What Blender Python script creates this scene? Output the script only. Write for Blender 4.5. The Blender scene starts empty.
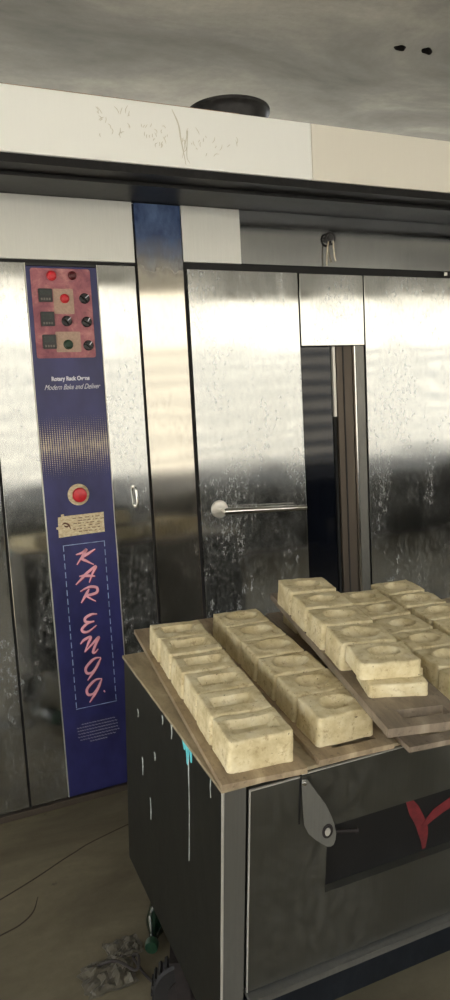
import bpy, bmesh, math, random
from math import sin, cos, pi, radians
from mathutils import Vector, Matrix, noise

random.seed(7)
scn = bpy.context.scene
COL = scn.collection
D = 2.7217                                   # distance of the oven's front plane from the camera

# ------------------------------------------------------------------ materials
def S(c):
    return tuple(((v/255.0)/12.92 if v/255.0 <= .04045 else ((v/255.0+.055)/1.055)**2.4) for v in c) + (1.0,)

class NT:
    def __init__(self, name):
        self.m = bpy.data.materials.new(name); self.m.use_nodes = True
        self.t = self.m.node_tree; self.n = self.t.nodes; self.l = self.t.links
        self.b = self.n['Principled BSDF']
        self.tc = self.n.new('ShaderNodeTexCoord')
    def link(self, a, b): self.l.new(a, b)
    def mapping(self, scale=(1,1,1), rot=(0,0,0), loc=(0,0,0)):
        mp = self.n.new('ShaderNodeMapping'); mp.inputs['Scale'].default_value = scale
        mp.inputs['Rotation'].default_value = rot; mp.inputs['Location'].default_value = loc
        self.link(self.tc.outputs['Object'], mp.inputs['Vector']); return mp.outputs['Vector']
    def noise(self, scale, vec=None, detail=4, rough=.55, dist=0):
        t = self.n.new('ShaderNodeTexNoise'); t.inputs['Scale'].default_value = scale
        t.inputs['Detail'].default_value = detail; t.inputs['Roughness'].default_value = rough
        t.inputs['Distortion'].default_value = dist
        self.link(vec if vec is not None else self.tc.outputs['Object'], t.inputs['Vector']); return t.outputs['Fac']
    def ramp(self, fac, stops):
        r = self.n.new('ShaderNodeValToRGB'); e = r.color_ramp.elements
        while len(e) < len(stops): e.new(.5)
        for i, (p, c) in enumerate(stops):
            e[i].position = p; e[i].color = c if isinstance(c, tuple) else (c, c, c, 1)
        self.link(fac, r.inputs['Fac']); return r.outputs['Color']
    def mix(self, fac, a, b, mode='MIX'):
        x = self.n.new('ShaderNodeMix'); x.data_type = 'RGBA'; x.blend_type = mode
        for k, v in ((0, fac), (6, a), (7, b)):
            if hasattr(v, 'links') or hasattr(v, 'is_linked'): self.link(v, x.inputs[k])
            else: x.inputs[k].default_value = v
        return x.outputs[2]
    def math(self, op, a, b=None, clamp=False):
        x = self.n.new('ShaderNodeMath'); x.operation = op; x.use_clamp = clamp
        for k, v in ((0, a), (1, b)):
            if v is None: continue
            if hasattr(v, 'is_linked'): self.link(v, x.inputs[k])
            else: x.inputs[k].default_value = v
        return x.outputs[0]
    def set(self, key, v):
        if hasattr(v, 'is_linked'): self.link(v, self.b.inputs[key])
        else: self.b.inputs[key].default_value = v
    def bump(self, h, strength=.3, dist=.01, prev=None):
        b = self.n.new('ShaderNodeBump'); b.inputs['Strength'].default_value = strength
        b.inputs['Distance'].default_value = dist; self.link(h, b.inputs['Height'])
        if prev is not None: self.link(prev, b.inputs['Normal'])
        return b.outputs['Normal']

def plain(name, c, rough=.5, metal=0, var=.12, scale=20, bump=.1):
    t = NT(name); n = t.noise(scale, detail=5)
    c = S(c); lo = tuple(v*(1-var) for v in c[:3])+(1,); hi = tuple(min(1, v*(1+var)) for v in c[:3])+(1,)
    t.set('Base Color', t.ramp(n, [(.3, lo), (.7, hi)])); t.set('Roughness', rough); t.set('Metallic', metal)
    if bump: t.set('Normal', t.bump(t.noise(scale*4), bump, .002))
    return t.m

def steel(name, c=(215,212,204), rough=.28, dust=.2, dustcol=(190,188,180), overlay=0.0, wave=.25, metal=1.0, scuff=.35, seed=0):
    """sheet steel: wavy, finely brushed, with chalky smears (film = how matt the whole sheet is)"""
    t = NT(name)
    off = (seed*3.1, seed*1.7, seed*5.3)
    brush = t.noise(6, t.mapping((55, 55, 1.2), loc=off), 4, .6)
    blot = t.noise(3.2, t.mapping((1.6, 1.6, .8), loc=off), 8, .68, .6)
    fine = t.noise(48, t.mapping((1.2, 1.2, .62), loc=off), 6, .75)
    smear = t.ramp(blot, [(.38, 0.0), (.60, 1.0)])
    speck = t.ramp(fine, [(.43, 0.0), (.66, 1.0)])
    sm = t.math('MULTIPLY', smear, speck)
    d = t.math('ADD', t.math('MULTIPLY', sm, scuff), dust*.5+overlay, True)
    col = t.mix(t.ramp(brush, [(.3, 0.0), (.7, 1.0)]), tuple(v*.9 for v in S(c)[:3])+(1,), S(c))
    t.set('Base Color', t.mix(d, col, S(dustcol)))
    t.set('Metallic', t.math('SUBTRACT', metal, d, True))
    r = t.math('ADD', t.math('MULTIPLY', smear, .05), rough)
    t.set('Roughness', t.math('ADD', r, t.math('MULTIPLY', brush, .03)))
    w = t.noise(1.0, t.mapping((1.1, 1.1, 2.6), loc=off), 2, .4)
    nb = t.bump(w, wave, .02)
    t.set('Normal', t.bump(brush, .05, .00015, nb))
    return t.m

M = {}
M['steel_door'] = steel('door_steel', (192,193,190), .055, .0, (206,210,212), .02, .22, scuff=.46, seed=1)
M['steel_side'] = steel('panel_steel', (194,195,192), .055, .0, (206,210,212), .02, .25, scuff=.42, seed=2)
M['steel_polish'] = steel('polished_steel', (196,198,198), .07, .0, (170,172,172), .0, .06, scuff=.04, seed=3)
M['steel_satin'] = steel('satin_steel', (222,222,216), .34, .15, (205,205,200), .30, .1, seed=4)
M['hood'] = steel('hood_sheet', (252,252,248), .42, .1, (252,252,247), .80, .08, scuff=.05, seed=5)
M['hood_warm'] = steel('hood_sheet_warm', (243,238,226), .42, .1, (240,234,220), .78, .08, scuff=.05, seed=6)
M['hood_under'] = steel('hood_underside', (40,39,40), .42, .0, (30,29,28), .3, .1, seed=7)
M['brown_trim'] = steel('tarnished_trim', (108,98,88), .42, .1, (76,68,60), .35, .1, seed=8)
M['body'] = plain('oven_dark_gap', (16,15,15), .7)
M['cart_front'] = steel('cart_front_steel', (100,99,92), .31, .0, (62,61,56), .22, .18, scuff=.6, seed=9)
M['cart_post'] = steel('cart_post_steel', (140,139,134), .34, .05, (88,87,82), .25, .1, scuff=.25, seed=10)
M['cart_side'] = steel('cart_side_steel', (44,44,41), .42, .0, (34,34,31), .35, .15, scuff=.35, seed=11)  # dark surroundings reflected in the side are put into the base colour
M['cart_low'] = steel('cart_lower_steel', (48,54,64), .32, .0, (50,54,60), .2, .3, scuff=.25, seed=12)
M['chrome'] = plain('chrome', (225,223,218), .14, 1, .04, 30, 0)
M['rose'] = steel('rose_steel', (225,222,214), .34, .1, (200,196,186), .25, 0, seed=13)
M['black'] = plain('black_plastic', (24,24,26), .35, 0, .2, 60)
M['grey_mark'] = plain('pale_grey_plastic', (110,104,98), .5)
M['duct'] = plain('blackened_duct_steel', (46,44,44), .5, .3, .4, 25)
M['red_cap'] = plain('red_plastic', (200,42,52), .3, 0, .15, 90)
M['dark_red'] = plain('dark_red_plastic', (84,20,26), .3, 0, .15, 90)
M['green_cap'] = plain('green_plastic', (26,54,38), .35, 0, .2, 90)
M['cream'] = plain('cream_plastic', (178,150,132), .5, 0, .15, 120)
M['lcd'] = plain('display_glass', (34,44,42), .35, 0, .5, 90, 0)
M['ink_pink'] = plain('pink_lettering', (236,172,186), .5, 0, .15, 30, 0)
M['ink_shadow'] = plain('crimson_lettering_edge', (120,34,70), .5, 0, .1, 30, 0)
M['ink_white'] = plain('white_lettering', (215,215,228), .5, 0, .05, 30, 0)
M['ink_grey'] = plain('worn_small_lettering', (140,140,160), .5, 0, .25, 200, 0)
M['ink_line'] = plain('pale_blue_line', (150,170,205), .5, 0, .35, 40, 0)
M['ink_brown'] = plain('brown_print', (96,62,46), .6, 0, .2, 80, 0)
M['cyan_paint'] = plain('cyan_paint', (96,196,204), .5, 0, .2, 50)
M['white_drip'] = plain('whitish_drip', (160,165,160), .6, 0, .3, 60)
M['red_paint'] = plain('red_paint', (92,26,30), .6, 0, .5, 30)
M['rubber'] = plain('black_rubber', (20,18,18), .7, 0, .4, 30, .3)
M['rust'] = plain('rusted_bracket', (32,26,25), .7, .2, .4, 40, .3)
M['cable'] = plain('dark_cable', (34,28,26), .5)
M['scratch'] = plain('scratched_grey', (214,210,196), .6, 0, .1)
M['string'] = plain('dull_wire_metal', (190,180,160), .35, 1, .2, 80)
M['rust_edge'] = plain('tan_sealant_edge', (150,118,84), .8, 0, .3, 30)

def glass_mat():
    t = NT('dark_oven_glass'); t.set('Base Color', S((13,16,24))); t.set('Roughness', .06)
    t.b.inputs['Specular IOR Level'].default_value = .5
    w = t.noise(1.0, t.mapping((.8, .8, 3)), 2, .4); t.set('Normal', t.bump(w, .12, .01)); return t.m
M['glass'] = glass_mat()

def bottle_glass():
    t = NT('green_bottle_glass'); t.set('Base Color', S((14,44,30))); t.set('Roughness', .08)
    t.set('Transmission Weight', .6); return t.m
M['green_glass'] = bottle_glass()

def column_mat():                      # column steel, the dark blue reflection at its top painted into the colour
    t = NT('column_steel_with_painted_reflection')
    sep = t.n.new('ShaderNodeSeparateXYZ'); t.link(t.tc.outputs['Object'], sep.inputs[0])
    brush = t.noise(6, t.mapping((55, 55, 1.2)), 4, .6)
    waver = t.noise(7, t.mapping((2, 2, 1)), 5, .6)
    z = t.math('ADD', sep.outputs[2], t.math('MULTIPLY', t.math('SUBTRACT', waver, .5), .14))
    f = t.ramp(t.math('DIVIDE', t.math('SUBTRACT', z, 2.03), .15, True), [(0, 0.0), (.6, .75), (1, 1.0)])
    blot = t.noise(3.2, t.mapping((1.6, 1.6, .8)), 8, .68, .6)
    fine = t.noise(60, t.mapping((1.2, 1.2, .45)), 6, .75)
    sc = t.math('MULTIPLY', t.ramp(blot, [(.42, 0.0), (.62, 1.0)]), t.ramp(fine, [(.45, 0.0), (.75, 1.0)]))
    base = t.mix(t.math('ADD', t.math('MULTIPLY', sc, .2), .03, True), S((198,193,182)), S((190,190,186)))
    overlay = t.ramp(waver, [(.35, S((44,58,92))), (.65, S((88,106,140)))])
    t.set('Base Color', t.mix(f, base, overlay))
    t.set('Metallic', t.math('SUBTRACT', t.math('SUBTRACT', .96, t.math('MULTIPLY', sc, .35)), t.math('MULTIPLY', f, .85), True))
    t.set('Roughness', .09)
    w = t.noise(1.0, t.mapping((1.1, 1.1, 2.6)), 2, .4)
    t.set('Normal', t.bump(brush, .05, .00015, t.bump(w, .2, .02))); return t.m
M['overlay'] = column_mat()

def fascia_mat():                    # printed blue plate: a halftone band of gold dots fading up and down
    t = NT('blue_printed_fascia')
    sep = t.n.new('ShaderNodeSeparateXYZ'); t.link(t.tc.outputs['Object'], sep.inputs[0])
    x, z = sep.outputs[0], sep.outputs[2]
    def cell(v, p):
        return t.math('SUBTRACT', t.math('FRACT', t.math('DIVIDE', v, p)), .5)
    a = cell(x, .0088); b = t.math('MULTIPLY', cell(z, .0070), .7)
    r = t.math('SQRT', t.math('ADD', t.math('MULTIPLY', a, a), t.math('MULTIPLY', b, b)))
    k = t.math('DIVIDE', t.math('ABSOLUTE', t.math('SUBTRACT', z, 1.40)), .125)
    rad = t.math('MULTIPLY', t.math('SUBTRACT', 1.0, k, True), .38)
    dot = t.math('LESS_THAN', r, rad)
    n = t.noise(9, t.mapping((1, 1, .6)), 5)
    blue = t.ramp(n, [(.3, S((34,36,80))), (.7, S((52,53,108)))])
    gold = t.ramp(t.noise(30), [(.3, S((150,138,134))), (.7, S((216,202,176)))])
    t.set('Base Color', t.mix(dot, blue, gold)); t.set('Roughness', .38); return t.m
M['fascia'] = fascia_mat()

def ctrl_mat():                      # pinkish control plate, grubby cream round the instruments
    t = NT('pink_control_plate')
    n = t.noise(14, t.mapping((1, 1, 1)), 7, .7, .5); g = t.noise(45, None, 6, .7)
    c = t.ramp(n, [(.3, S((122,66,82))), (.52, S((170,104,112))), (.72, S((206,150,142)))])
    t.set('Base Color', t.mix(t.ramp(g, [(.55, 0.0), (.75, .7)]), c, S((92,66,60)))); t.set('Roughness', .55); return t.m
M['ctrl'] = ctrl_mat()

def label_mat():
    t = NT('yellowed_sticker'); g = t.noise(60, t.mapping((1, 1, 2.2)), 6, .75)
    t.set('Base Color', t.ramp(g, [(.35, S((178,152,120))), (.6, S((222,210,176)))])); t.set('Roughness', .6); return t.m
M['label'] = label_mat()

def block_mat():
    t = NT('cream_plaster_block')
    info = t.n.new('ShaderNodeObjectInfo')
    v = t.n.new('ShaderNodeVectorMath'); v.operation = 'ADD'
    t.link(t.tc.outputs['Object'], v.inputs[0])
    sc = t.n.new('ShaderNodeVectorMath'); sc.operation = 'SCALE'; sc.inputs[0].default_value = (17, 31, 7)
    t.link(info.outputs['Random'], sc.inputs['Scale']); t.link(sc.outputs[0], v.inputs[1])
    n = t.noise(22, v.outputs[0], 6, .65); s = t.noise(60, v.outputs[0], 7, .7); p = t.noise(140, v.outputs[0], 3)
    c = t.ramp(n, [(.28, S((180,162,120))), (.5, S((210,195,155))), (.72, S((228,217,184)))])
    c = t.mix(t.ramp(s, [(.55, 0.0), (.68, .6)]), c, S((136,106,66)))
    c = t.mix(t.ramp(p, [(.68, 0.0), (.72, .8)]), c, S((74,52,34)))
    t.set('Base Color', c); t.set('Roughness', .75)
    t.b.inputs['Subsurface Weight'].default_value = .0
    t.set('Normal', t.bump(t.noise(90, v.outputs[0], 5, .6), .35, .003)); return t.m
M['block'] = block_mat()

def board_mat(name, a, b, c):
    t = NT(name); n = t.noise(7, t.mapping((3, 1, 1)), 7, .65, .4); s = t.noise(70, None, 6, .7)
    col = t.ramp(n, [(.3, S(a)), (.5, S(b)), (.72, S(c))])
    t.set('Base Color', t.mix(t.ramp(s, [(.58, 0.0), (.72, .6)]), col, S((66,54,42)))); t.set('Roughness', .6)
    t.set('Metallic', .15); t.set('Normal', t.bump(s, .2, .002)); return t.m
M['tray'] = board_mat('dusty_metal_tray', (124,107,86), (156,138,112), (192,174,144))
M['tray_dark'] = board_mat('dark_dusty_tray', (110,98,84), (136,122,105), (164,150,130))
M['carttop'] = board_mat('dusty_cart_top', (124,112,90), (156,142,116), (188,174,144))

def concrete(name, a, b, c, sc=.9, spots=True, rough=.85, rot=0):
    t = NT(name); n = t.noise(sc, t.mapping((1, 2.2, 1), rot=(0, 0, rot)), 9, .62, .5); f = t.noise(28, None, 6, .7); s = t.noise(9, None, 5, .6)
    col = t.ramp(n, [(.3, S(a)), (.5, S(b)), (.7, S(c))])
    col = t.mix(t.ramp(f, [(.3, .25), (.7, 0.0)]), col, S(a))
    if spots: col = t.mix(t.ramp(s, [(.66, 0.0), (.74, .75)]), col, tuple(v*.35 for v in S(a)[:3])+(1,))
    t.set('Base Color', col); t.set('Roughness', rough); t.set('Normal', t.bump(f, .25, .006)); return t.m
M['floor'] = concrete('worn_concrete_floor', (80,73,57), (102,94,74), (122,113,91), 1.6)
M['ceiling'] = concrete('grey_plaster_ceiling', (116,114,107), (152,148,139), (192,187,173), .8, False, rot=.7)
M['white_wall'] = concrete('whitewashed_wall', (206,206,202), (220,220,216), (232,232,228), .6, False)
M['wall'] = concrete('plaster_wall', (120,112,98), (138,130,114), (150,142,126), .6, False)
M['dado'] = concrete('added_dark_dado', (60,54,48), (70,64,56), (84,76,66), .8, False)
M['yard_wall'] = concrete('cream_yard_wall', (152,146,134), (166,160,148), (180,174,162), .4, False)
M['ground'] = concrete('pale_yard_ground', (160,157,150), (178,175,168), (192,190,184), .6, False)
M['crack'] = plain('dirt_filled_crack', (58,48,36), .9)
M['hole'] = plain('dark_hole', (22,18,14), .9)
M['bench'] = plain('added_bench_black', (34,31,28), .85, 0, .2, 8)
M['gate'] = plain('pale_painted_slats', (92,94,96), .6)
M['plastic_sheet'] = plain('dirty_translucent_plastic', (84,79,67), .4, 0, .3, 30)
M['slot_black'] = plain('black_board', (12,11,12), .55, 0, .3, 12)

# ------------------------------------------------------------------ mesh helpers
def link(name, bm, mat, parent=None, smooth=False):
    me = bpy.data.meshes.new(name); bmesh.ops.recalc_face_normals(bm, faces=bm.faces[:]); bm.to_mesh(me); bm.free()
    for m in (mat if isinstance(mat, (list, tuple)) else [mat]): me.materials.append(m)
    if smooth:
        for p in me.polygons: p.use_smooth = True
        me.set_sharp_from_angle(angle=radians(40))
    o = bpy.data.objects.new(name, me); COL.objects.link(o)
    if parent is not None: o.parent = parent
    return o
def tag(o, label=None, cat=None, group=None, kind=None):
    if label: o['label'] = label
    if cat: o['category'] = cat
    if group: o['group'] = group
    if kind: o['kind'] = kind
    return o
def empty(name, mat=None, **k):
    o = bpy.data.objects.new(name, None); COL.objects.link(o); o.empty_display_size = .1
    if mat is not None: o.matrix_world = mat
    return tag(o, **k)
def box(bm, x0, x1, y0, y1, z0, z1, bev=0, mat=None):
    vs = [bm.verts.new((x, y, z)) for x in (x0, x1) for y in (y0, y1) for z in (z0, z1)]
    fs = [bm.faces.new([vs[i] for i in q]) for q in ((0,1,3,2),(4,6,7,5),(0,4,5,1),(2,3,7,6),(0,2,6,4),(1,5,7,3))]
    if mat is not None: bmesh.ops.transform(bm, matrix=mat, verts=vs)
    if bev:
        es = list({e for f in fs for e in f.edges})
        bmesh.ops.bevel(bm, geom=es, offset=bev, segments=2, affect='EDGES', profile=.6)
def B(*a, **k):
    bm = bmesh.new(); box(bm, *a, **k); return bm
def cyl(bm, p, q, r0, r1=None, seg=24, bev=0):
    p, q = Vector(p), Vector(q); d = q-p; r1 = r0 if r1 is None else r1
    m = Matrix.Translation((p+q)/2) @ d.to_track_quat('Z', 'Y').to_matrix().to_4x4()
    g = bmesh.ops.create_cone(bm, cap_ends=True, segments=seg, radius1=r0, radius2=r1, depth=d.length, matrix=m)
    if bev:
        es = [e for e in {e for v in g['verts'] for e in v.link_edges} if len(e.link_faces) == 2 and any(len(f.verts) > 4 for f in e.link_faces)]
        bmesh.ops.bevel(bm, geom=es, offset=bev, segments=3, affect='EDGES', profile=.5)
def CY(*a, **k):
    bm = bmesh.new(); cyl(bm, *a, **k); return bm
def lathe(bm, prof, m=None, seg=32):
    rings = []
    for r, z in prof:
        rings.append([bm.verts.new((r*cos(2*pi*i/seg), r*sin(2*pi*i/seg), z)) for i in range(seg)])
    for a, b in zip(rings, rings[1:]):
        for i in range(seg): bm.faces.new((a[i], a[(i+1) % seg], b[(i+1) % seg], b[i]))
    bm.faces.new(rings[0][::-1]); bm.faces.new(rings[-1])
    if m is not None: bmesh.ops.transform(bm, matrix=m, verts=[v for r in rings for v in r])
def tube(bm, pts, r, seg=10):
    pts = [Vector(p) for p in pts]; rings = []
    for i, p in enumerate(pts):
        d = (pts[min(i+1, len(pts)-1)]-pts[max(i-1, 0)]).normalized()
        u = d.orthogonal().normalized() if i == 0 else (rings_u - d*rings_u.dot(d)).normalized()
        rings_u = u; w = d.cross(u); rr = r[i] if isinstance(r, (list, tuple)) else r
        rings.append([bm.verts.new(p+rr*(cos(2*pi*k/seg)*u+sin(2*pi*k/seg)*w)) for k in range(seg)])
    for a, b in zip(rings, rings[1:]):
        for k in range(seg): bm.faces.new((a[k], a[(k+1) % seg], b[(k+1) % seg], b[k]))
    bm.faces.new(rings[0][::-1]); bm.faces.new(rings[-1])
def smoothline(pts, n=8):
    """Catmull-Rom through 2-D or 3-D points"""
    P = [Vector(p) for p in pts]
    if len(P) < 3: return [P[0].lerp(P[1], i/n) for i in range(n+1)]
    P = [2*P[0]-P[1]]+P+[2*P[-1]-P[-2]]; out = []
    for i in range(1, len(P)-2):
        a, b, c, d = P[i-1:i+3]
        for k in range(n):
            t = k/n; out.append(.5*((2*b)+(c-a)*t+(2*a-5*b+4*c-d)*t*t+(3*b-a-3*c+d)*t**3))
    out.append(P[-2]); return out
def stroke(bm, pts, w, y, th=.0012, taper=True, plane='XZ', n=8):
    """a flat brush stroke with real thickness lying on the plane y = const (or z = const)"""
    L = smoothline([Vector(p).to_2d() if len(p) > 2 else Vector(p) for p in pts], n); N = len(L)
    def P(v, k): return (v.x, y-k, v.y) if plane == 'XZ' else (v.x, v.y, y+k)
    rows = []
    for i, p in enumerate(L):
        d = L[min(i+1, N-1)]-L[max(i-1, 0)]
        if d.length < 1e-9: d = Vector((1, 0))
        d.normalize(); nn = Vector((-d.y, d.x)); f = i/(N-1)
        ww = w*.5*((.35+.65*min(1, 4*f, 3*(1-f))) if taper else 1)
        rows.append([bm.verts.new(P(p+nn*ww, 0)), bm.verts.new(P(p-nn*ww, 0)), bm.verts.new(P(p-nn*ww, th)), bm.verts.new(P(p+nn*ww, th))])
    for a, b in zip(rows, rows[1:]):
        for k in range(4): bm.faces.new((a[k], a[(k+1) % 4], b[(k+1) % 4], b[k]))
    bm.faces.new(rows[0][::-1]); bm.faces.new(rows[-1])
def plate(bm, outline, y0, y1, m=None, bev=0):
    """prism of an x-z outline between y0 and y1"""
    a = [bm.verts.new((x, y0, z)) for x, z in outline]; b = [bm.verts.new((x, y1, z)) for x, z in outline]
    fs = [bm.faces.new(a[::-1]), bm.faces.new(b)]
    for i in range(len(a)): fs.append(bm.faces.new((a[i], a[(i+1) % len(a)], b[(i+1) % len(b)], b[i])))
    if m is not None: bmesh.ops.transform(bm, matrix=m, verts=a+b)
    if bev: bmesh.ops.bevel(bm, geom=list({e for f in fs[:2] for e in f.edges}), offset=bev, segments=2, affect='EDGES')
def text_mesh(name, s, size, x, y, z, mat, parent, shear=0, width=None, bold=0.0):
    cu = bpy.data.curves.new(name, 'FONT'); cu.body = s; cu.size = size; cu.shear = shear; cu.extrude = .0006; cu.offset = bold
    cu.align_x = 'CENTER'; cu.align_y = 'CENTER'
    o = bpy.data.objects.new(name, cu); COL.objects.link(o)
    me = bpy.data.meshes.new_from_object(o.evaluated_get(bpy.context.evaluated_depsgraph_get()))
    bpy.data.objects.remove(o); me.name = name; me.materials.clear(); me.materials.append(mat)
    xs = [v.co.x for v in me.vertices]; k = 1 if width is None else width/(max(xs)-min(xs))
    me.transform(Matrix.Translation((x, y, z)) @ Matrix.Rotation(pi/2, 4, 'X') @ Matrix.Diagonal((k, 1, 1, 1)))
    o = bpy.data.objects.new(name, me); COL.objects.link(o); o.parent = parent; return o

# ------------------------------------------------------------------ the room
def struct(name, bm, m): return tag(link(name, bm, m), kind='structure')
XL, XR, YB, YF, ZC = -2.2, 8.4, 4.9, -2.8, 3.0
struct('floor', B(XL-.2, XR+.2, YF-.2, YB+.2, -.1, 0), M['floor'])
# ceiling with two real holes knocked through the plaster
bm = bmesh.new()
holes = [((2.117, 2.666), .030, .021, .3), ((2.249, 2.651), .036, .02, .5)]
loops = [[(XL-.2, YF-.2), (XR+.2, YF-.2), (XR+.2, YB+.2), (XL-.2, YB+.2)]]
for (hx, hy), ra, rb, an in holes:
    L = []
    for i in range(22):
        t = 2*pi*i/22; rr = 1+.10*sin(3*t+hx*9)+.06*sin(5*t)
        u, v = ra*rr*cos(t), rb*rr*sin(t)
        L.append((hx+u*cos(an)-v*sin(an), hy+u*sin(an)+v*cos(an)))
    loops.append(L)
es = []
for L in loops:
    vs = [bm.verts.new((x, y, ZC)) for x, y in L]
    es += [bm.edges.new((vs[i], vs[(i+1) % len(vs)])) for i in range(len(vs))]
bmesh.ops.triangle_fill(bm, edges=es, use_beauty=True)
ceil = struct('ceiling', bm, M['ceiling'])
for L in loops[1:]:
    bm = bmesh.new()
    a = [bm.verts.new((x, y, ZC-.001)) for x, y in L]; b = [bm.verts.new((x, y, ZC+.09)) for x, y in L]
    for i in range(len(a)): bm.faces.new((a[i], a[(i+1) % len(a)], b[(i+1) % len(b)], b[i]))
    bm.faces.new(b); link('ceiling_hole', bm, M['hole'], ceil)
bm = bmesh.new(); box(bm, XL-.2, XR+.2, YF-.2, YB+.2, ZC+.1, ZC+.25); link('roof_slab', bm, M['wall'], ceil)
bm = bmesh.new(); LY0, LY1, LZ = -2.0, 1.2, 2.15         # unseen side doorway on the left, added so sunlight brightens the ceiling
box(bm, XL-.2, XL, YF, LY0, 0, ZC); box(bm, XL-.2, XL, LY1, YB, 0, ZC); box(bm, XL-.2, XL, LY0, LY1, LZ, ZC)
struct('wall_left', bm, M['white_wall'])
struct('wall_right', B(XR, XR+.2, YF, YB, 0, ZC), M['white_wall'])
bm = bmesh.new(); BX0, BX1, BZ0, BZ1 = -1.0, 6.2, 2.0, 2.97   # unseen high window strip, added behind the oven to light the ceiling
box(bm, XL-.2, XR+.2, YB, YB+.2, 0, BZ0); box(bm, XL-.2, BX0, YB, YB+.2, BZ0, ZC); box(bm, BX1, XR+.2, YB, YB+.2, BZ0, ZC); box(bm, BX0, BX1, YB, YB+.2, BZ1, ZC)
struct('wall_back', bm, M['white_wall'])
bm = bmesh.new()                                       # behind the camera: a wide open shopfront
OX0, OX1, OZ = -1.6, 8.0, 2.92
box(bm, XL-.2, OX0, YF-.2, YF, 0, ZC); box(bm, OX1, XR+.2, YF-.2, YF, 0, ZC); box(bm, OX0, OX1, YF-.2, YF, OZ, ZC)
low = B(OX0, OX1, YF-.2, YF, 0, .74)  # low wall added to keep the steel's lower reflection dark
struct('wall_front', bm, M['wall']); struct('trim_2', low, M['dado'])
tag(link('yard_ground', B(-30, 40, -45, 30, -.16, -.11), M['ground']), kind='structure')
bm = bmesh.new()
stroke(bm, [(-.6, 1.95), (.151, 2.26), (.40, 2.385), (.561, 2.449), (1.2, 2.62)], .006, .0004, .0006, False, 'XY', 14)
stroke(bm, [(.02, 2.06), (.13, 2.092), (.19, 2.111), (.235, 2.15), (.262, 2.216)], .006, .0004, .0006, True, 'XY', 14)
tag(link('trim_1', bm, M['crack']), kind='structure')
struct('wall_yard_added', B(-25, 35, -11.3, -11, -.12, 5.0), M['yard_wall'])  # unseen wall added so the steel reflects something dimmer than sky
fence = empty('added_slatted_gate', label='pale slatted gate added in the yard behind the viewer to stripe the reflections', cat='gate')  # unseen slats added for the bands reflected in the steel
bm = bmesh.new(); box(bm, -1.4, -1.3, -5.35, -5.25, -.02, 2.5); link('post', bm, M['gate'], fence)
bm = bmesh.new(); box(bm, 12.2, 12.3, -5.35, -5.25, -.02, 2.5); link('post', bm, M['gate'], fence)
bm = bmesh.new()
for i in range(8):
    z = .55+i*.26; box(bm, -1.35, 12.25, -5.32, -5.28, z, z+.13, .004)
link('slat_panel', bm, M['gate'], fence)

# two long unseen benches, added behind the viewer to darken the steel's reflections
for bx0, bx1, lab in ((.7, 4.1, 'left'), (4.2, 7.8, 'right')):
    bench = empty('added_bench', Matrix.Translation((bx0, -2.5, 0)), label='long black bench added behind the viewer to darken reflections, the %s one of two' % lab, cat='bench', group='added reflection benches')
    w_ = bx1-bx0
    link('worktop', B(0, w_, 0, 1.5, .70, .74, .004), M['bench'], bench)
    link('front_board', B(.03, w_-.03, 1.42, 1.44, .06, .70), M['bench'], bench)
    for lx in (.02, w_-.08):
        for ly in (.03, 1.41): link('leg', B(lx, lx+.06, ly, ly+.06, 0, .70, .003), M['bench'], bench)

# ------------------------------------------------------------------ the oven
oven = empty('rack_oven', Matrix.Identity(4), label='tall stainless steel rotary rack oven with jutting hood and blue control strip', cat='oven')
def op(name, bm, m, parent=oven, smooth=False, label=None):
    o = link(name, bm, m, parent, smooth)
    if label: o['label'] = label
    return o
def sheet(name, x0, x1, z0, z1, m, out=0.0, parent=oven, th=.012, label=None, bev=.0018):
    return op(name, B(x0, x1, D-out, D-out+th, z0, z1, bev), m, parent, label=label)
op('body', B(-1.2, 3.9, D+.09, D+1.55, .02, 2.30), M['body'])
bm = bmesh.new()                                         # dark frame behind the seams, open where the window is
box(bm, -1.2, 1.598, D+.010, D+.10, .02, 2.30); box(bm, 1.93, 3.9, D+.010, D+.10, .02, 2.30)
box(bm, 1.598, 1.93, D+.010, D+.10, 1.76, 2.30)
op('frame', bm, M['body'])
op('plinth', B(-1.2, 3.9, D-.012, D+.08, 0.0, .024, .002), M['brown_trim'], label='brown tarnished plinth')
sheet('side_panel', -1.2, .3205, .030, 2.068, M['steel_side'])
svc = sheet('service_panel', .3290, .4715, .030, 2.068, M['steel_side'])
svc2 = sheet('service_panel', .7390, .8865, .030, 2.068, M['steel_side'])
sheet('column', .8965, 1.0830, .030, 2.300, M['overlay'], .004, label='steel column with a blue reflection painted on its top end')
sheet('header_panel', -1.2, .8890, 2.080, 2.303, M['steel_satin'])
sheet('header_panel', 1.0870, 1.3400, 2.090, 2.303, M['steel_satin'], .001)
sheet('header_panel', 1.3400, 3.9, 2.090, 2.303, M['steel_polish'], label='polished darker header sheet')

# hood
HP = .33; HZ0, HZ1 = 2.330, 2.528
def hoodface(x0, x1, m, lab):
    return op('hood_face', B(x0, x1, D-HP, D-HP+.014, HZ0, HZ1, .003), m, label=lab)
hf = hoodface(-1.4, 1.487, M['hood'], 'whiter left hood sheet'); hoodface(1.489, 4.1, M['hood_warm'], 'warmer cream right hood sheet')
op('hood_top', B(-1.4, 4.1, D-HP+.014, D+1.5, HZ1-.02, HZ1-.006), M['hood'])
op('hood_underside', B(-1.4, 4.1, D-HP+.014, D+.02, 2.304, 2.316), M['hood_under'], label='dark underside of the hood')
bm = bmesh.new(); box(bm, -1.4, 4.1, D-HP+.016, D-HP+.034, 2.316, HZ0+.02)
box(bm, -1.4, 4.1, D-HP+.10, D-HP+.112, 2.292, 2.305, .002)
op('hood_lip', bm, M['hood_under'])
bm = bmesh.new(); box(bm, -1.4, 1.2, D-HP+.006, D-HP+.03, HZ1-.004, HZ1+.004, .002); op('sealant_line', bm, M['rust_edge'])
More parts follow.
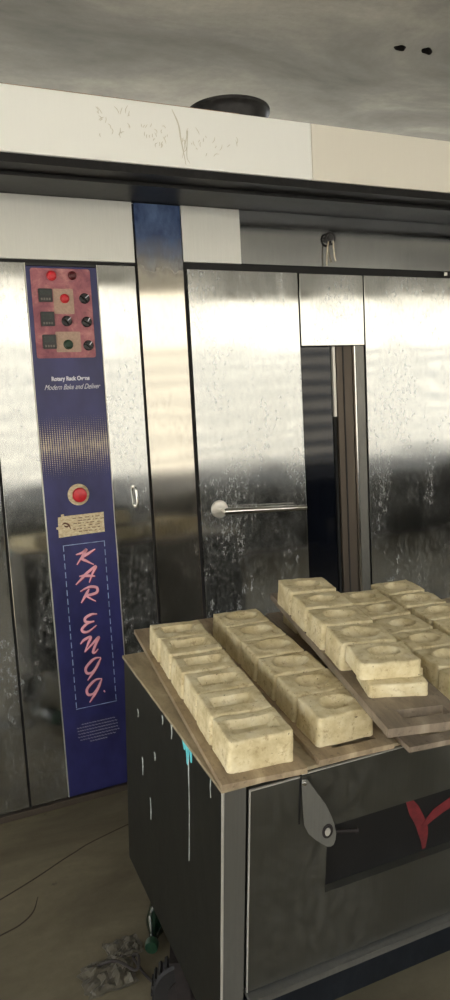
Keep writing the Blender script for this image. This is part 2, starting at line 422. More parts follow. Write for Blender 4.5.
bm = bmesh.new(); rnd = random.Random(3)                 # scratched scribble on the hood face
for cx, n, z0, z1 in ((.74, 20, 2.40, 2.485), (.87, 20, 2.385, 2.46), (1.02, 16, 2.37, 2.45), (1.14, 7, 2.37, 2.43)):
    for i in range(n):
        x = cx+rnd.uniform(-.055, .055); z = rnd.uniform(z0, z1); a = rnd.uniform(.7, 2.2); l = rnd.uniform(.008, .028)
        k = rnd.uniform(-.6, .6)
        stroke(bm, [(x, z), (x+l*.5*cos(a), z+l*.5*sin(a)), (x+l*.5*cos(a)+l*.5*cos(a+k*2), z+l*.5*sin(a)+l*.5*sin(a+k*2))], .0022, D-HP, .0005, True, n=4)
stroke(bm, [(.945, 2.515), (.965, 2.47), (.972, 2.42), (.985, 2.34)], .005, D-HP, .0005, True)
stroke(bm, [(.972, 2.36), (.99, 2.42), (.998, 2.45), (.99, 2.37), (1.00, 2.345)], .003, D-HP, .0005, True)
tag(link('scratch_mark', bm, M['scratch'], hf), kind='stuff')
# exhaust collar on top of the hood
bm = bmesh.new(); cx, cy = 1.352, D+.08
cm = Matrix.Translation((cx, cy, HZ1-.008))
lathe(bm, [(.152, 0), (.152, .150), (.160, .166), (.170, .172), (.170, .184), (.160, .186), (.146, .165), (.142, .02)], cm, 48)
op('exhaust_collar', bm, M['duct'], smooth=True, label='blackened round exhaust collar')

# blue fascia with its controls
fas = sheet('control_fascia', .4745, .7345, .030, 2.056, M['fascia'], .003, label='blue printed control strip')
op('fascia_edge', B(.4745, .7345, D-.003, D+.009, 2.0575, 2.066), M['black'], label='black top edge of the blue strip')
bm = bmesh.new(); box(bm, .472, .4742, D-.004, D+.008, .03, 2.066); box(bm, .7348, .7370, D-.004, D+.008, .03, 2.066)
op('fascia_trim', bm, M['rose'], label='bright side trims')
bm = bmesh.new()
def rrect(x0, x1, z0, z1, r, n=5):
    o = []
    for cx_, cz_, a0 in ((x1-r, z1-r, 0), (x0+r, z1-r, 90), (x0+r, z0+r, 180), (x1-r, z0+r, 270)):
        for i in range(n+1): a = radians(a0+90*i/n); o.append((cx_+r*cos(a), cz_+r*sin(a)))
    return o
plate(bm, rrect(.490, .7085, 1.727, 2.048, .008), D-.0055, D-.003); op('control_plate', bm, M['ctrl'], label='stained pink control plate')
YP = D-.0055
for i, (x0, x1, z0, z1) in enumerate(((.566, .640, 1.886, 1.976), (.563, .655, 1.748, 1.822))):
    bm = bmesh.new(); plate(bm, rrect(x0, x1, z0, z1, .004), YP-.0008, YP); op('legend_plate', bm, M['cream'], label='cream legend plate')
def button(x, z, m, r=.0135, name='push_button'):
    bm = bmesh.new(); yrot = Matrix.Translation((x, YP, z)) @ Matrix.Rotation(pi/2, 4, 'X')
    lathe(bm, [(r*1.15, 0), (r*1.15, .004), (r*.98, .006), (r*.95, .014), (r*.7, .0165)], yrot, 24)
    return op(name, bm, m, smooth=True)
button(.565, 2.022, M['red_cap'], .0155)['label'] = 'bright red lamp button'
button(.641, 2.024, M['dark_red'], .0135)['label'] = 'dark red lamp button'
button(.607, 1.941, M['red_cap'], .0145)['label'] = 'bright red lamp button'
button(.607, 1.775, M['green_cap'], .0155)['label'] = 'green lamp button'
for x, z, a in ((.680, 1.942, .7), (.608, 1.860, .75), (.682, 1.857, 1.0), (.682, 1.771, .9)):
    bm = bmesh.new(); yr = Matrix.Translation((x, YP, z)) @ Matrix.Rotation(pi/2, 4, 'X')
    lathe(bm, [(.0190, 0), (.0190, .006), (.016, .008), (.015, .010)], yr, 24)
    box(bm, -.014, .014, -.024, -.008, -.0045, .0045, .0015, Matrix.Translation((x, YP, z)) @ Matrix.Rotation(-a-pi/2, 4, 'Y'))
    sw = op('selector_switch', bm, M['black'])
    bm = bmesh.new(); box(bm, -.001, .0150, -.0250, -.0238, -.0016, .0016, 0, Matrix.Translation((x, YP, z)) @ Matrix.Rotation(-a, 4, 'Y')); link('pointer', bm, M['ink_white'], sw)
for x0, x1, z0, z1 in ((.512, .562, 1.928, 1.975), (.514, .563, 1.842, 1.893), (.514, .563, 1.760, 1.811)):
    bm = bmesh.new(); plate(bm, rrect(x0, x1, z0, z1, .003), YP-.008, YP, bev=.001); dd = op('temperature_controller', bm, M['black'])
    bm = bmesh.new(); box(bm, x0+.007, x1-.007, YP-.0088, YP-.0079, z0+.024, z1-.006); link('display', bm, M['lcd'], dd)
    bm = bmesh.new()
    for k in range(4): box(bm, x0+.007+.0095*k, x0+.0135+.0095*k, YP-.0090, YP-.0079, z0+.006, z0+.014, .0004)
    link('keypad', bm, M['grey_mark'], dd)
bm = bmesh.new()                                         # emergency stop
yr = Matrix.Translation((.602, D-.003, 1.216)) @ Matrix.Rotation(pi/2, 4, 'X')
lathe(bm, [(.041, 0), (.041, .003), (.036, .006), (.028, .008)], yr, 36); op('emergency_stop_collar', bm, M['label'], smooth=True, label='worn pale collar')
bm = bmesh.new(); lathe(bm, [(.014, .006), (.014, .016), (.025, .018), (.028, .024), (.025, .031), (.014, .034)], yr, 36)
op('emergency_stop_button', bm, M['red_cap'], smooth=True, label='red mushroom button')
bm = bmesh.new()
plate(bm, [(.518, 1.136), (.530, 1.138), (.5305, 1.146), (.541, 1.147), (.5412, 1.139), (.694, 1.140), (.6925, 1.098), (.693, 1.063), (.600, 1.0615), (.5155, 1.059), (.5158, 1.090), (.509, 1.092), (.509, 1.099), (.516, 1.100)], D-.0042, D-.003)
st = op('sticker', bm, M['label'], label='yellowed sticker with brown print')
bm = bmesh.new()
stroke(bm, [(.532, 1.108), (.543, 1.112), (.556, 1.104), (.562, 1.088)], .007, D-.0042, .0004)
stroke(bm, [(.538, 1.103), (.549, 1.098), (.556, 1.103)], .006, D-.0042, .0004)
rnd = random.Random(5)
for r_ in range(6):
    x = .572+.02*(r_ % 2)
    while x < .68:
        w = rnd.uniform(.005, .018); box(bm, x, x+w, D-.0046, D-.0041, 1.126-r_*.0105, 1.1285-r_*.0105); x += w+rnd.uniform(.003, .012)
link('print', bm, M['ink_brown'], st)
# lettering
YT = D-.0031
text_mesh('heading_lettering', 'Rotary Rack Ovens', .021, .607, YT, 1.651, M['ink_white'], oven, 0, .142, .0009)
text_mesh('script_lettering', 'Modern Bake and Deliver', .027, .610, YT, 1.620, M['ink_white'], oven, .5, .210)
LET = [[[(.574,.987),(.600,.992),(.616,1.002),(.598,.978),(.575,.948)], [(.650,1.000),(.622,.986),(.596,.971),(.614,.957),(.640,.940)]],
 [[(.565,.871),(.590,.892),(.609,.909),(.647,.932),(.632,.905),(.617,.872)], [(.580,.902),(.610,.900),(.642,.894)]],
 [[(.580,.842),(.600,.851),(.622,.855),(.645,.848),(.644,.830),(.622,.824),(.602,.823),(.617,.809),(.637,.795)], [(.615,.848),(.600,.826),(.580,.797)]],
 [[(.638,.744),(.616,.746),(.592,.736),(.590,.722),(.606,.717),(.625,.718)], [(.625,.716),(.596,.712),(.575,.694),(.580,.682),(.600,.681),(.633,.700)]],
 [[(.564,.636),(.580,.650),(.606,.657),(.594,.632),(.578,.601)], [(.578,.601),(.610,.628),(.638,.651),(.622,.622),(.611,.596),(.618,.592),(.632,.604)]],
 [[(.640,.568),(.618,.569),(.598,.558),(.578,.537),(.579,.518),(.592,.513),(.606,.520),(.634,.553)], [(.640,.566),(.614,.525),(.581,.486)]],
 [[(.638,.482),(.616,.483),(.596,.472),(.576,.451),(.577,.431),(.590,.426),(.604,.433),(.631,.466)], [(.637,.480),(.614,.438),(.582,.396)]]]
for ch in LET:
    bm = bmesh.new()
    for s_ in ch: stroke(bm, [(x+.002, z-.003) for x, z in s_], .0105, YT, .0006)
    sh = op('letter', bm, M['ink_shadow'], label='crimson shadow of the brush letter')
    bm = bmesh.new()
    for q_, s_ in enumerate(ch): stroke(bm, s_, .0100, YT-.0007-q_*.0004, .0007)
    link('letter_face', bm, M['ink_pink'], sh)
bm = bmesh.new(); stroke(bm, [(.642,.433),(.646,.424)], .006, YT, .0006); op('letter', bm, M['ink_pink'], label='full stop')
bm = bmesh.new()
for x_ in (.5295, .6885):
    for k in range(19): box(bm, x_-.0014, x_+.0014, D-.0037, D-.003, .384+k*.0345, .384+k*.0345+.023)
box(bm, .528, .690, D-.0037, D-.003, 1.0255, 1.028); box(bm, .528, .690, D-.0037, D-.003, .378, .380)
op('printed_border', bm, M['ink_line'])
bm = bmesh.new(); rnd = random.Random(9)
for r_ in range(7):
    half = (.062, .082, .080, .078, .080, .072, .034)[r_]; x = .607-half
    while x < .607+half:
        w = rnd.uniform(.004, .012); z = .312-r_*.0125
        stroke(bm, [(x, z), (x+w*.3, z+.0035), (x+w*.6, z-.001), (x+w, z+.002)], .002, YT, .0004, False, n=2); x += w+.003
op('small_print', bm, M['ink_grey'])
# pull handle on the service panel
bm = bmesh.new(); x_ = .822
tube(bm, smoothline([(x_, D, 1.224), (x_, D-.022, 1.222), (x_+.001, D-.028, 1.205), (x_+.003, D-.028, 1.168), (x_+.003, D-.022, 1.151), (x_+.003, D, 1.149)], 6), .0048, 12)
for z_, xx in ((1.224, x_), (1.149, x_+.003)): cyl(bm, (xx, D-.004, z_), (xx, D, z_), .0085)
op('pull_handle', bm, M['chrome'], smooth=True, label='small chrome pull handle')

# the oven door
YD = D-.006
door = op('door', B(1.0985, 1.5965, YD, D+.012, .045, 2.062, .002), M['steel_door'], label='steel oven door with lever handle and tall window')
def dp(name, bm, m, smooth=False, label=None):
    o = link(name, bm, m, door, smooth)
    if label: o['label'] = label
    return o
dp('top_plate', B(1.603, 1.9255, YD, D+.012, 1.758, 2.060, .002), M['steel_door'])
dp('right_panel', B(1.9315, 3.05, YD, D+.012, .045, 2.060, .002), M['steel_door'])
dp('window_glass', B(1.595, 1.772, D+.030, D+.038, .10, 1.775), M['glass'], label='dark window glass')
bm = bmesh.new(); box(bm, 1.772, 1.786, D+.018, D+.04, 1.45, 1.757, .002); dp('glass_bead', bm, M['rose'], label='bright upper bead of the glass')
bm = bmesh.new(); box(bm, 1.772, 1.784, D+.022, D+.04, .10, 1.449, .002); dp('glass_bead', bm, M['body'], label='blackened lower bead')
dp('inner_jamb', B(1.788, 1.868, D+.012, D+.05, .10, 1.757, .003), M['brown_trim'], label='brown tarnished jamb')
dp('jamb_groove', B(1.818, 1.824, D+.009, D+.013, .10, 1.757), M['duct'])
dp('edge_strip', B(1.8695, 1.8775, YD+.002, D+.05, .10, 1.757, .002), M['chrome'], label='bright edge strip')
dp('frame_strip', B(1.8800, 1.9240, YD+.004, D+.03, .10, 1.757, .002), M['cart_post'], label='dull grey frame strip')
dp('hinge_pin', CY((2.385, D-.008, 2.066), (2.385, D-.008, 2.086), .011, bev=.003), M['chrome'])
bm = bmesh.new(); yr = Matrix.Translation((1.181, YD, 1.100)) @ Matrix.Rotation(pi/2, 4, 'X')
lathe(bm, [(.037, 0), (.037, .003), (.034, .0065), (.012, .009)], yr, 40); dp('handle_rose', bm, M['rose'], True, 'round steel rose')
bm = bmesh.new()
cyl(bm, (1.192, YD-.008, 1.094), (1.192, YD-.052, 1.094), .0105)
tube(bm, [(1.178, YD-.054, 1.0945), (1.186, YD-.054, 1.0945), (1.38, YD-.054, 1.0835), (1.556, YD-.054, 1.0735), (1.562, YD-.054, 1.0732)], [.010, .0140, .0118, .0110, .0085], 16)
dp('door_handle', bm, M['chrome'], True, 'long chrome lever')

# ring with two dangling strips, hung on a stud of the header
ring = empty('hanging_ring', Matrix.Translation((1.757, D-.012, 2.205)), label='small dark ring with two thin metal strips dangling on the oven header above the window', cat='ring')
bm = bmesh.new()
tube(bm, [(.022*cos(a*pi/12), -.006-.002*sin(a*pi/12), .024*sin(a*pi/12)) for a in range(24)]+[(.022, -.006, 0)], .0045, 8)
link('ring', bm, M['duct'], ring, True)
bm = bmesh.new(); cyl(bm, (0, .012, .004), (0, -.014, .004), .013, bev=.002); link('stud', bm, M['duct'], ring, True)
for pts in ([(-.012, -.010, -.014), (-.017, -.008, -.040), (-.020, -.005, -.080), (-.020, -.004, -.112)], [(.012, -.010, -.010), (.013, -.009, -.036), (.018, -.006, -.070), (.025, -.004, -.092)]):
    bm = bmesh.new(); tube(bm, smoothline(pts, 5), .0034, 8); link('strip', bm, M['string'], ring, True)

# ------------------------------------------------------------------ the steel cart
ex = Vector((1, 0, -.0141)).normalized(); ey = Vector((0, 1, .1116)); ey = (ey-ex*ey.dot(ex)).normalized(); ez = ex.cross(ey)
CM = Matrix.Translation((.49383, 1.193098, .792)) @ Matrix((ex, ey, ez)).transposed().to_4x4()
cart = empty('steel_cart', CM, label='dark steel cart on castors with a dusty top carrying the trays of blocks', cat='cart')
def cp(name, bm, m, smooth=False, label=None, parent=cart):
    o = link(name, bm, m, parent, smooth)
    if label: o['label'] = label
    return o
W, L = 1.18, .645
cp('top_sheet', B(-.004, W+.004, -.004, L+.004, -.008, 0, .0015), M['carttop'], label='dusty tan top sheet')
cp('side_panel', B(0, .003, 0, L, -.62, -.0085), M['cart_side'], label='side panel with its dark reflection in the colour')
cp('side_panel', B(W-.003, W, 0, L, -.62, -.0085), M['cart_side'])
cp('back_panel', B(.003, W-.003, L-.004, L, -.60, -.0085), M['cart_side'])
cp('bottom_panel', B(.003, W-.003, .02, L-.005, -.60, -.59), M['cart_side'])
cp('corner_post', B(0.0035, .050, -.001, .03, -.62, -.0085, .002), M['cart_post'], label='lighter grey corner post')
cp('corner_post', B(W-.05, W-.0035, -.001, .03, -.62, -.0085, .002), M['cart_post'])
cp('post_edge', B(-.0012, .0030, -.0025, .004, -.62, -.0085, .001), M['rose'], label='bright worn corner edge')
cp('front_frame', B(.05, W-.05, .022, .03, -.59, -.0085), M['slot_black'])
bm = bmesh.new()                                         # front door sheet with its open slot
SX0, SX1, SZ0, SZ1 = .2375, 1.05, -.311, -.153; DX0, DX1, DZ0, DZ1 = .0575, W-.058, -.487, -.018
box(bm, DX0, SX0, -.003, .016, DZ0, DZ1); box(bm, SX1, DX1, -.003, .016, DZ0, DZ1)
box(bm, SX0, SX1, -.003, .016, DZ0, SZ0); box(bm, SX0, SX1, -.003, .016, SZ1, DZ1+.004)
bmesh.ops.remove_doubles(bm, verts=bm.verts[:], dist=1e-5)
fd = cp('front_door', bm, M['cart_front'])
bm = bmesh.new(); box(bm, DX0-.0018, DX0+.0004, -.0042, .0, DZ0, DZ1); box(bm, DX0, .168, -.0042, .0, DZ1-.002, DZ1+.001); box(bm, .172, DX1, -.0042, .0, DZ1+.003, DZ1+.0055)
link('bright_edge', bm, M['rose'], fd)['label'] = 'bright worn edges'
link('seam', B(.1665, .1705, -.0042, 0, -.125, DZ1+.004), M['slot_black'], fd)
sb = cp('slot_board', B(SX0-.02, SX1+.02, .0165, .0215, SZ0-.02, SZ1+.02), M['slot_black'], label='black board behind the slot')
bm = bmesh.new()
stroke(bm, [(.455, -.155), (.478, -.195), (.500, -.235), (.512, -.270), (.515, -.306)], .028, .0165, .0006)
stroke(bm, [(.640, -.180), (.585, -.205), (.540, -.222), (.505, -.248)], .026, .0158, .0006)
link('red_paint_mark', bm, M['red_paint'], sb)['label'] = 'red brushed cross'
bm = bmesh.new(); box(bm, .056, W-.056, -.020, .016, -.502, -.494, .002); box(bm, .056, W-.056, -.020, -.016, -.510, -.494)
cp('lower_rail', bm, M['cart_post'], label='projecting lower rail with bright edge')
cp('lower_panel', B(.052, W-.052, .004, .010, -.61, -.512), M['cart_low'], label='bluish dark lower panel')
# hinged latch plate hanging at the slot's upper corner
FM = Matrix.Translation((.170, -.0045, 0)) @ Matrix.Rotation(radians(-25), 4, 'Z')
ol = [(.0009,-.0235),(.0011,-.0317),(.0045,-.085),(.0085,-.1268),(.018,-.146),(.0318,-.1588),(.045,-.168),(.0567,-.1747),(.064,-.1745),(.0697,-.1699),(.0730,-.158),(.0738,-.1443),(.070,-.126),(.0644,-.1088),(.0513,-.0805),(.0376,-.0600),(.0250,-.0420),(.0160,-.0290),(.0115,-.0225)]
bm = bmesh.new(); plate(bm, ol, -.0015, .0015, FM); fl = cp('latch_plate', bm, M['cart_post'], label='teardrop steel latch plate')
bm = bmesh.new(); m2 = FM @ Matrix.Translation((.0560, -.0015, -.1380)) @ Matrix.Rotation(radians(12), 4, 'Y')
vs_ = [(.0105*cos(2*pi*i/24), .0165*sin(2*pi*i/24)) for i in range(24)]
plate(bm, vs_, -.002, .0, m2); link('latch_eye', bm, M['rust'], fl)
bm = bmesh.new(); plate(bm, [(x*.5, z*.55) for x, z in vs_], -.0045, -.001, m2); link('latch_stud', bm, M['rose'], fl)
bm = bmesh.new(); cyl(bm, FM @ Vector((.006, -.006, -.030)), FM @ Vector((.006, .0, -.030)), .0045, bev=.001); link('screw', bm, M['chrome'], fl, True)
bm = bmesh.new(); tube(bm, [(.238, -.006, -.160), (.262, -.012, -.164), (.300, -.014, -.172), (.304, -.014, -.173)], [.0045, .0042, .0042, .006], 10); cp('latch_rod', bm, M['rust'], True)
# paint on the side panel (x = const plane): dribbles with thickness
def drip(pts, w, m, name, lab=None):
    bm = bmesh.new(); P_ = smoothline(pts, 6); rows = []
    for i, p in enumerate(P_):
        f = i/(len(P_)-1); ww = w*(1-.6*f)
        rows.append([bm.verts.new((0, p.x-ww, p.y)), bm.verts.new((0, p.x+ww, p.y)), bm.verts.new((-.0012, p.x+ww*.6, p.y)), bm.verts.new((-.0012, p.x-ww*.6, p.y))])
    for a, b in zip(rows, rows[1:]):
        for k in range(4): bm.faces.new((a[k], a[(k+1) % 4], b[(k+1) % 4], b[k]))
    bm.faces.new(rows[0]); bm.faces.new(rows[-1]); return cp(name, bm, m, label=lab)
for a_, l_, w_ in ((.185, .045, .012), (.165, .028, .008), (.205, .020, .010)): drip([(a_, -.009), (a_-.004, -.009-l_*.6), (a_-.005, -.009-l_)], w_, M['cyan_paint'], 'cyan_paint_drip')
drip([(.176, -.03), (.172, -.15), (.174, -.285)], .0016, M['white_drip'], 'white_drip')
drip([(.055, -.010), (.058, -.03), (.056, -.055)], .0014, M['white_drip'], 'white_drip')
for a_, z_, l_ in ((.28, -.012, .035), (.34, -.02, .022), (.50, -.22, .05), (.44, -.30, .06), (.40, -.15, .02), (.53, -.10, .02)): drip([(a_, z_), (a_-.004, z_-l_*.5), (a_-.002, z_-l_)], .0030, M['white_drip'], 'white_drip')

# castors (built upright on the floor, hung from the cart)
CI = CM.inverted()
def castor(x, y, r, yaw, off=0):
    top = CM @ (CI @ Vector((x, y, 0)))
    lc = CI @ Vector((x, y, .2)); zt = (CM @ Vector((lc.x, lc.y, -.60))).z
    R = Matrix.Translation((x, y, 0)) @ Matrix.Rotation(yaw, 4, 'Z'); T = CI @ R
    bm = bmesh.new()                                     # axle along local x
    prof = [(r*.55, -.020), (r*.92, -.022), (r, -.016), (r, .016), (r*.92, .022), (r*.55, .020)]
    lathe(bm, prof, T @ Matrix.Translation((0, 0, r)) @ Matrix.Rotation(pi/2, 4, 'Y'), 36)
    for k in range(24):
        a = 2*pi*k/24
        box(bm, -.019, .019, -.004, .004, r-.002, r+.0035, 0, T @ Matrix.Translation((0, 0, r+.0035)) @ Matrix.Rotation(a, 4, 'X'))
    w = cp('castor_wheel', bm, M['rubber'], True, 'black rubber castor wheel')
    bm = bmesh.new(); lathe(bm, [(r*.2, -.026), (r*.50, -.024), (r*.50, .024), (r*.2, .026)], T @ Matrix.Translation((0, 0, r)) @ Matrix.Rotation(pi/2, 4, 'Y'), 24); link('hub', bm, M['rust'], w, True)
    bm = bmesh.new()
    for s in (-1, 1): box(bm, s*.031-.002, s*.031+.002, -.018, .018, r*.8, r*2+.014, .001, T)
    box(bm, -.033, .033, -.03, .03, r*2+.012, r*2+.017, .001, T)
    cyl(bm, T @ Vector((0, 0, r*2+.012)) + CI.to_3x3() @ Vector((off, 0, 0)), T @ Vector((0, 0, zt)) + CI.to_3x3() @ Vector((off, 0, 0)), .020)
    link('fork', bm, M['rust'], w)
castor(.515, 1.57, .078, radians(68), off=.035); castor(1.50, 1.33, .055, 0); castor(.95, 1.72, .07, 0); castor(1.50, 1.72, .07, 0); castor(.70, 1.29, .055, 0)

# ------------------------------------------------------------------ trays and moulded blocks
TW, TL, TT = .177, .787, .012
def tray(a, b, h, yaw, m, label, slot=True, group='dusty slotted trays on the cart', TT=TT):
    """a, b = front-left corner in the cart's frame"""
    mat = CM @ Matrix.Translation((a, b, h)) @ Matrix.Rotation(yaw, 4, 'Z')
    o = bmesh.new()
    if slot:
        x0, x1, y0, y1 = .048, .152, .030, .064
        xs = [0, x0, x1, TW]; ys = [0, y0, y1, TL]
        v = {(i, j, k): o.verts.new((xs[i], ys[j], k*TT)) for i in range(4) for j in range(4) for k in (0, 1)}
        for i in range(3):
            for j in range(3):
                if (i, j) == (1, 1): continue
                for k in (0, 1): o.faces.new((v[i,j,k], v[i+1,j,k], v[i+1,j+1,k], v[i,j+1,k]))
        def wall(p, q): o.faces.new((v[p+(0,)], v[q+(0,)], v[q+(1,)], v[p+(1,)]))
        for i in range(3): wall((i,0),(i+1,0)); wall((i,3),(i+1,3)); wall((0,i),(0,i+1)); wall((3,i),(3,i+1))
        wall((1,1),(2,1)); wall((1,2),(2,2)); wall((1,1),(1,2)); wall((2,1),(2,2))
    else: box(o, 0, TW, 0, TL, 0, TT)
    bmesh.ops.bevel(o, geom=[e for e in o.edges if len(e.link_faces) == 2 and e.calc_face_angle(0) > .5], offset=.0012, segments=2, affect='EDGES')
    t = link('tray', o, m); t.matrix_world = mat; tag(t, label, 'tray', group); return t

def block_bm(kind, seed, w=.140, d=.1030, h=.065, nx=34, ny=26):
    """cast block: rounded edges, sides drawn in a little, hollow in the top"""
    bm = bmesh.new(); rr = random.Random(seed); ox, oy = rr.uniform(0, 90), rr.uniform(0, 90)
    rec = rr.uniform(.85, 1.12); sx, sy = rr.uniform(-.003, .003), rr.uniform(-.003, .003); R = .0055
    nz = 7
    def N(p, s, a): return a*noise.noise(Vector((p[0]*s+ox, p[1]*s+oy, p[2]*s)))
    def place(u, v, k):
        # u,v in -1..1 on the top; k 0..1 down the side
        x, y = u*w/2, v*d/2
        # corner rounding in plan
        cr = .010; ax, ay = abs(x)-(w/2-cr), abs(y)-(d/2-cr)
        if ax > 0 and ay > 0:
            l = math.hypot(ax, ay); m_ = max(ax, ay)
            x = math.copysign(w/2-cr+ax*m_/l, x); y = math.copysign(d/2-cr+ay*m_/l, y)
        e = min(w/2-abs(x), d/2-abs(y)) if k == 0 else 0
        z = h
        if k == 0:
            ee = max(0, R-e); z -= R-math.sqrt(max(0, R*R-ee*ee)) if ee > 0 else 0
            px, py = (x-sx), (y-sy-.002)
            if kind == 'rect':
                q = max(abs(px)/(.042*rec), abs(py)/(.0195*rec)); t = min(1, max(0, (1.14-q)/.26)); dep = .0175*t*t*(3-2*t)
            else:
                q = math.hypot(px/(.040*rec), py/(.027*rec)); t = min(1, max(0, 1.08-q)); dep = .0145*(1-(1-t)**2.2)
                z += .0018*math.exp(-((q-1.12)/.16)**2)
            z -= dep
            z += N((x, y, 0), 28, .0030)
        else:
            z = (h-R)*(1-k)
            f = 1+.035*(1-k*0)*k*0; 
        g = 1.0-.02*(z/h); x *= g; y *= g
        b = N((x, y, z), 35, .0022)+N((x, y, z), 110, .0009)
        if k > 0 or min(w/2-abs(x), d/2-abs(y)) < .006:
            if w/2-abs(x) < .006: x += math.copysign(b, x)
            if d/2-abs(y) < .006: y += b
        return (x, y, max(0, z))
    def spread(n):                                        # denser towards the rim
        out = []
        for i in range(n+1):
            t = -1+2*i/n; out.append(math.copysign(1-(1-abs(t))**1.35, t))
        return out
    U, V = spread(nx), spread(ny)
    top = [[bm.verts.new(place(u, v, 0)) for v in V] for u in U]
    for i in range(nx):
        for j in range(ny): bm.faces.new((top[i][j], top[i+1][j], top[i+1][j+1], top[i][j+1]))
    rim = [(i, 0) for i in range(nx)]+[(nx, j) for j in range(ny)]+[(i, ny) for i in range(nx, 0, -1)]+[(0, j) for j in range(ny, 0, -1)]
    prev = [top[i][j] for i, j in rim]
    for k in range(1, nz+1):
        row = [bm.verts.new(place(U[i], V[j], k/nz)) for i, j in rim]
        for q in range(len(rim)): bm.faces.new((prev[q], prev[(q+1) % len(rim)], row[(q+1) % len(rim)], row[q]))
        prev = row
    bm.faces.new(prev); return bm

def block(a, b, hb, yaw, kind, seed, label, group, **k):
    o = link('moulded_block', block_bm(kind, seed, **k), M['block'], None, True)
    for p in o.data.polygons: p.use_smooth = True
    o.matrix_world = CM @ Matrix.Translation((a, b, hb)) @ Matrix.Rotation(yaw, 4, "Z"); tag(o, label, "block", group); return o

ORD = ['nearest', 'second from the front', 'third from the front', 'fourth from the front', 'fifth from the front', 'farthest']
rj = random.Random(21)
def J(s): return rj.uniform(-s, s)
# left tray, rectangular hollows
tray(-.004, -.006, 0, radians(-5.4), M['tray'], 'dusty tan tray at the left edge of the cart, under the row with rectangular hollows')
for i, (a, b) in enumerate([(.096,.066),(.103,.170),(.113,.274),(.121,.378),(.129,.482),(.136,.586)]):
    block(a+J(.001), b, TT, radians(-4.5+J(1.2)), 'rect', 11+i, f'block with rectangular hollow, {ORD[i]} on the left tray', 'blocks on the left tray', h=.066+J(.001))
# second tray
tray(.207, -.010, 0, radians(-3.0), M['tray'], 'dusty tan tray second from the left, under the row with oval hollows')
for i, (a, b) in enumerate([(.297,.078),(.303,.182),(.309,.286),(.314,.390),(.320,.494),(.326,.598)]):
    block(a+J(.001), b, TT, radians(-3+J(1.5)), 'oval', 31+i, f'block with oval hollow, {ORD[i]} on the second tray from left', 'blocks on the second tray', h=.0645+J(.001), w=.136)
# third tray, mostly under the upper one
tray(.402, -.045, 0, radians(-5.5), M['tray_dark'], 'brown tray lying beneath the raised tray, its front edge showing')
for i, b in enumerate((.19, .294, .398, .502, .606)):
    block(.508+.075*b, b, TT, radians(-5.5), 'oval', 51+i, 'cream block almost hidden beneath the raised tray', 'blocks under the raised tray', w=.130, h=.0645)
# raised tray across the rows
HT = .0965
tray(.312, -.086, HT-.0185, radians(-11.2), M['tray_dark'], 'brown slotted tray raised on top of the blocks, its empty end towards the viewer', TT=.0185)
pts = [(.423,.090),(.446,.203),(.463,.318),(.484,.432),(.505,.548)]
for i, (a, b) in enumerate(pts):
    n = ('nearest', 'second from the front', 'third from the front', 'fourth from the front', 'farthest')[i]
    if i == 0:
        block(a+.006, b-.030, HT+.0003, radians(-18), 'oval', 70, 'thin cream slab lying under the nearest block on the raised tray', 'blocks on the raised tray', w=.130, d=.104, h=.029)
        block(a+.002, b, HT+.0003+.0305, radians(-15), 'oval', 71, 'stained cream block with an oval hollow, stacked on a thin slab on the raised tray', 'blocks on the raised tray', w=.138, d=.108, h=.036)
    else:
        block(a, b, HT+.0003, radians(-11+J(2)), 'oval', 71+i, f'block with oval hollow, {n} on the raised tray', 'blocks on the raised tray', w=.138, d=.110, h=.066+J(.001))
# right hand trays
tray(.592, -.03, 0, radians(-7.5), M['tray'], 'dusty tray right of the raised tray, only its left border and back end showing')
for i, (a, b) in enumerate([(.672,.058),(.686,.166),(.700,.274),(.710,.382),(.722,.490),(.735,.598)]):
    block(a, b, TT, radians(-6+J(2)), 'oval', 91+i, f'block with oval hollow, {ORD[i]} in the row just right of raised tray', 'blocks on the fourth tray', h=.0645+J(.001))
tray(.785, -.02, 0, radians(-5), M['tray_dark'], 'dark tray at the right edge of the photo with its back end showing')
for i, b in enumerate((.30, .408, .516, .624)):
    block(.858+.07*(b-.3)+J(.002), b, TT, radians(-5+J(3)), 'oval', 111+i, f'block with oval hollow, {("nearest","second from the front","third from the front","farthest")[i]} in the row at right edge', 'blocks on the rightmost tray', h=.067)

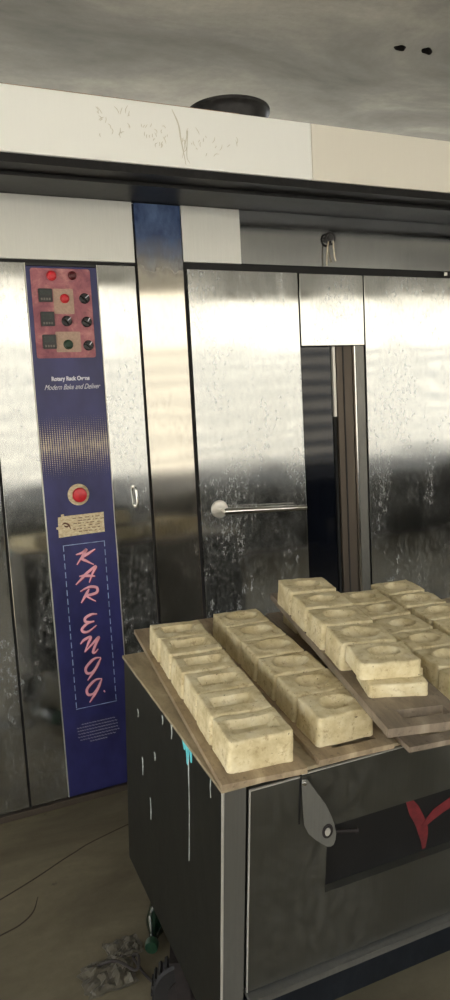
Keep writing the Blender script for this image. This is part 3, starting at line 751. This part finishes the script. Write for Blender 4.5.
# ------------------------------------------------------------------ litter on the floor beneath the cart
bt = empty('green_bottle', Matrix.Translation((.503, 1.795, .036)) @ Matrix.Rotation(radians(62), 4, 'Z') @ Matrix.Rotation(radians(90), 4, 'Y'), label='green glass bottle lying on the floor behind the castor wheel', cat='bottle')
bm = bmesh.new(); lathe(bm, [(.012, 0), (.0135, .004), (.0130, .03), (.016, .05), (.030, .085), (.033, .10), (.033, .21), (.028, .218)], None, 28); link('body', bm, M['green_glass'], bt, True)
bm = bmesh.new(); lathe(bm, [(.0170, -.008), (.0190, -.004), (.0190, .014), (.0170, .016)], None, 28); link('cap', bm, M['green_cap'], bt, True)
def crumple(name, cx, cy, sx, sy, hgt, seed, label, m):
    bm = bmesh.new(); n = 16; g = []
    for i in range(n+1):
        r = []
        for j in range(n+1):
            u, v = i/n-.5, j/n-.5
            p = Vector((u*9+seed, v*9, seed)); rr_ = 1+.25*noise.noise(p*.6)
            z = abs(noise.noise(p*.35))*hgt*1.7+abs(noise.noise(p*.9))*hgt*.45
            r.append((cx+u*sx*rr_, cy+v*sy*rr_, .0015+z*(1 if max(abs(u), abs(v)) < .42 else .3)))
        g.append(r)
    t_ = [[bm.verts.new(p) for p in r] for r in g]; b_ = [[bm.verts.new((p[0], p[1], p[2]-.001)) for p in r] for r in g]
    for i in range(n):
        for j in range(n):
            bm.faces.new((t_[i][j], t_[i+1][j], t_[i+1][j+1], t_[i][j+1])); bm.faces.new((b_[i][j], b_[i][j+1], b_[i+1][j+1], b_[i+1][j]))
    for i in range(n):
        bm.faces.new((t_[i][0], b_[i][0], b_[i+1][0], t_[i+1][0])); bm.faces.new((t_[i][n], t_[i+1][n], b_[i+1][n], b_[i][n]))
        bm.faces.new((t_[0][i], t_[0][i+1], b_[0][i+1], b_[0][i])); bm.faces.new((t_[n][i], b_[n][i], b_[n][i+1], t_[n][i+1]))
    o = link(name, bm, m, None, False); tag(o, label, 'litter'); return o
crumple('crumpled_plastic', .375, 1.79, .14, .12, .016, 3.3, 'crumpled dirty plastic bag on the floor left of the castor wheel', M['plastic_sheet'])
crumple('crumpled_paper', .44, 1.87, .10, .08, .012, 8.1, 'small scrap of pale paper on the floor beside the green bottle', M['plastic_sheet'])
bm = bmesh.new(); tube(bm, smoothline([(.36,1.83,.008),(.40,1.79,.035),(.44,1.74,.030),(.455,1.76,.05),(.45,1.80,.02),(.47,1.72,.006),(.52,1.62,.006)], 8), .004, 8)
tag(link('cable', bm, M['cable'], None, True), 'short dark cable looping over the floor litter', 'cable')

# ------------------------------------------------------------------ light and camera
w = bpy.data.worlds.new('daylight'); scn.world = w; w.use_nodes = True
bg = w.node_tree.nodes['Background']; bg.inputs['Color'].default_value = (.93, .97, 1.0, 1); bg.inputs['Strength'].default_value = 1.9
sn = bpy.data.lights.new('sun', 'SUN'); sn.energy = 10; sn.angle = radians(2); sn.color = (1, .975, .94)
so = bpy.data.objects.new('sun', sn); COL.objects.link(so); so.rotation_euler = Vector((.62, -.35, -.78)).to_track_quat('-Z', 'Y').to_euler(); so.location = (0, 3, 8)
pl = bpy.data.lights.new('opening_portal', 'AREA'); pl.shape = 'RECTANGLE'; pl.size = OX1-OX0; pl.size_y = OZ-.8; pl.cycles.is_portal = True
po = bpy.data.objects.new('opening_portal', pl); COL.objects.link(po)
po.location = ((OX0+OX1)/2, YF-.02, OZ/2+.40); po.rotation_euler = (radians(90), 0, 0)

cam = bpy.data.cameras.new('camera'); co = bpy.data.objects.new('camera', cam); COL.objects.link(co); scn.camera = co
yaw, pitch, roll = .4185, .1221, -.0533
f = Vector((sin(yaw)*cos(pitch), cos(yaw)*cos(pitch), -sin(pitch))); r = Vector((cos(yaw), -sin(yaw), 0)); u = r.cross(f)
c_, s_ = cos(roll), sin(roll); r2 = c_*r+s_*u; u2 = -s_*r+c_*u
co.matrix_world = Matrix.Translation((0, 0, 1.5)) @ Matrix((r2, u2, -f)).transposed().to_4x4()
cam.sensor_fit = 'VERTICAL'; cam.sensor_height = 24; cam.lens = 24*722.4/1000; cam.clip_start = .05
vs = scn.view_settings; vs.view_transform = 'Standard'; vs.look = 'None'; vs.gamma = 1; vs.use_curve_mapping = False; vs.exposure = 1.6
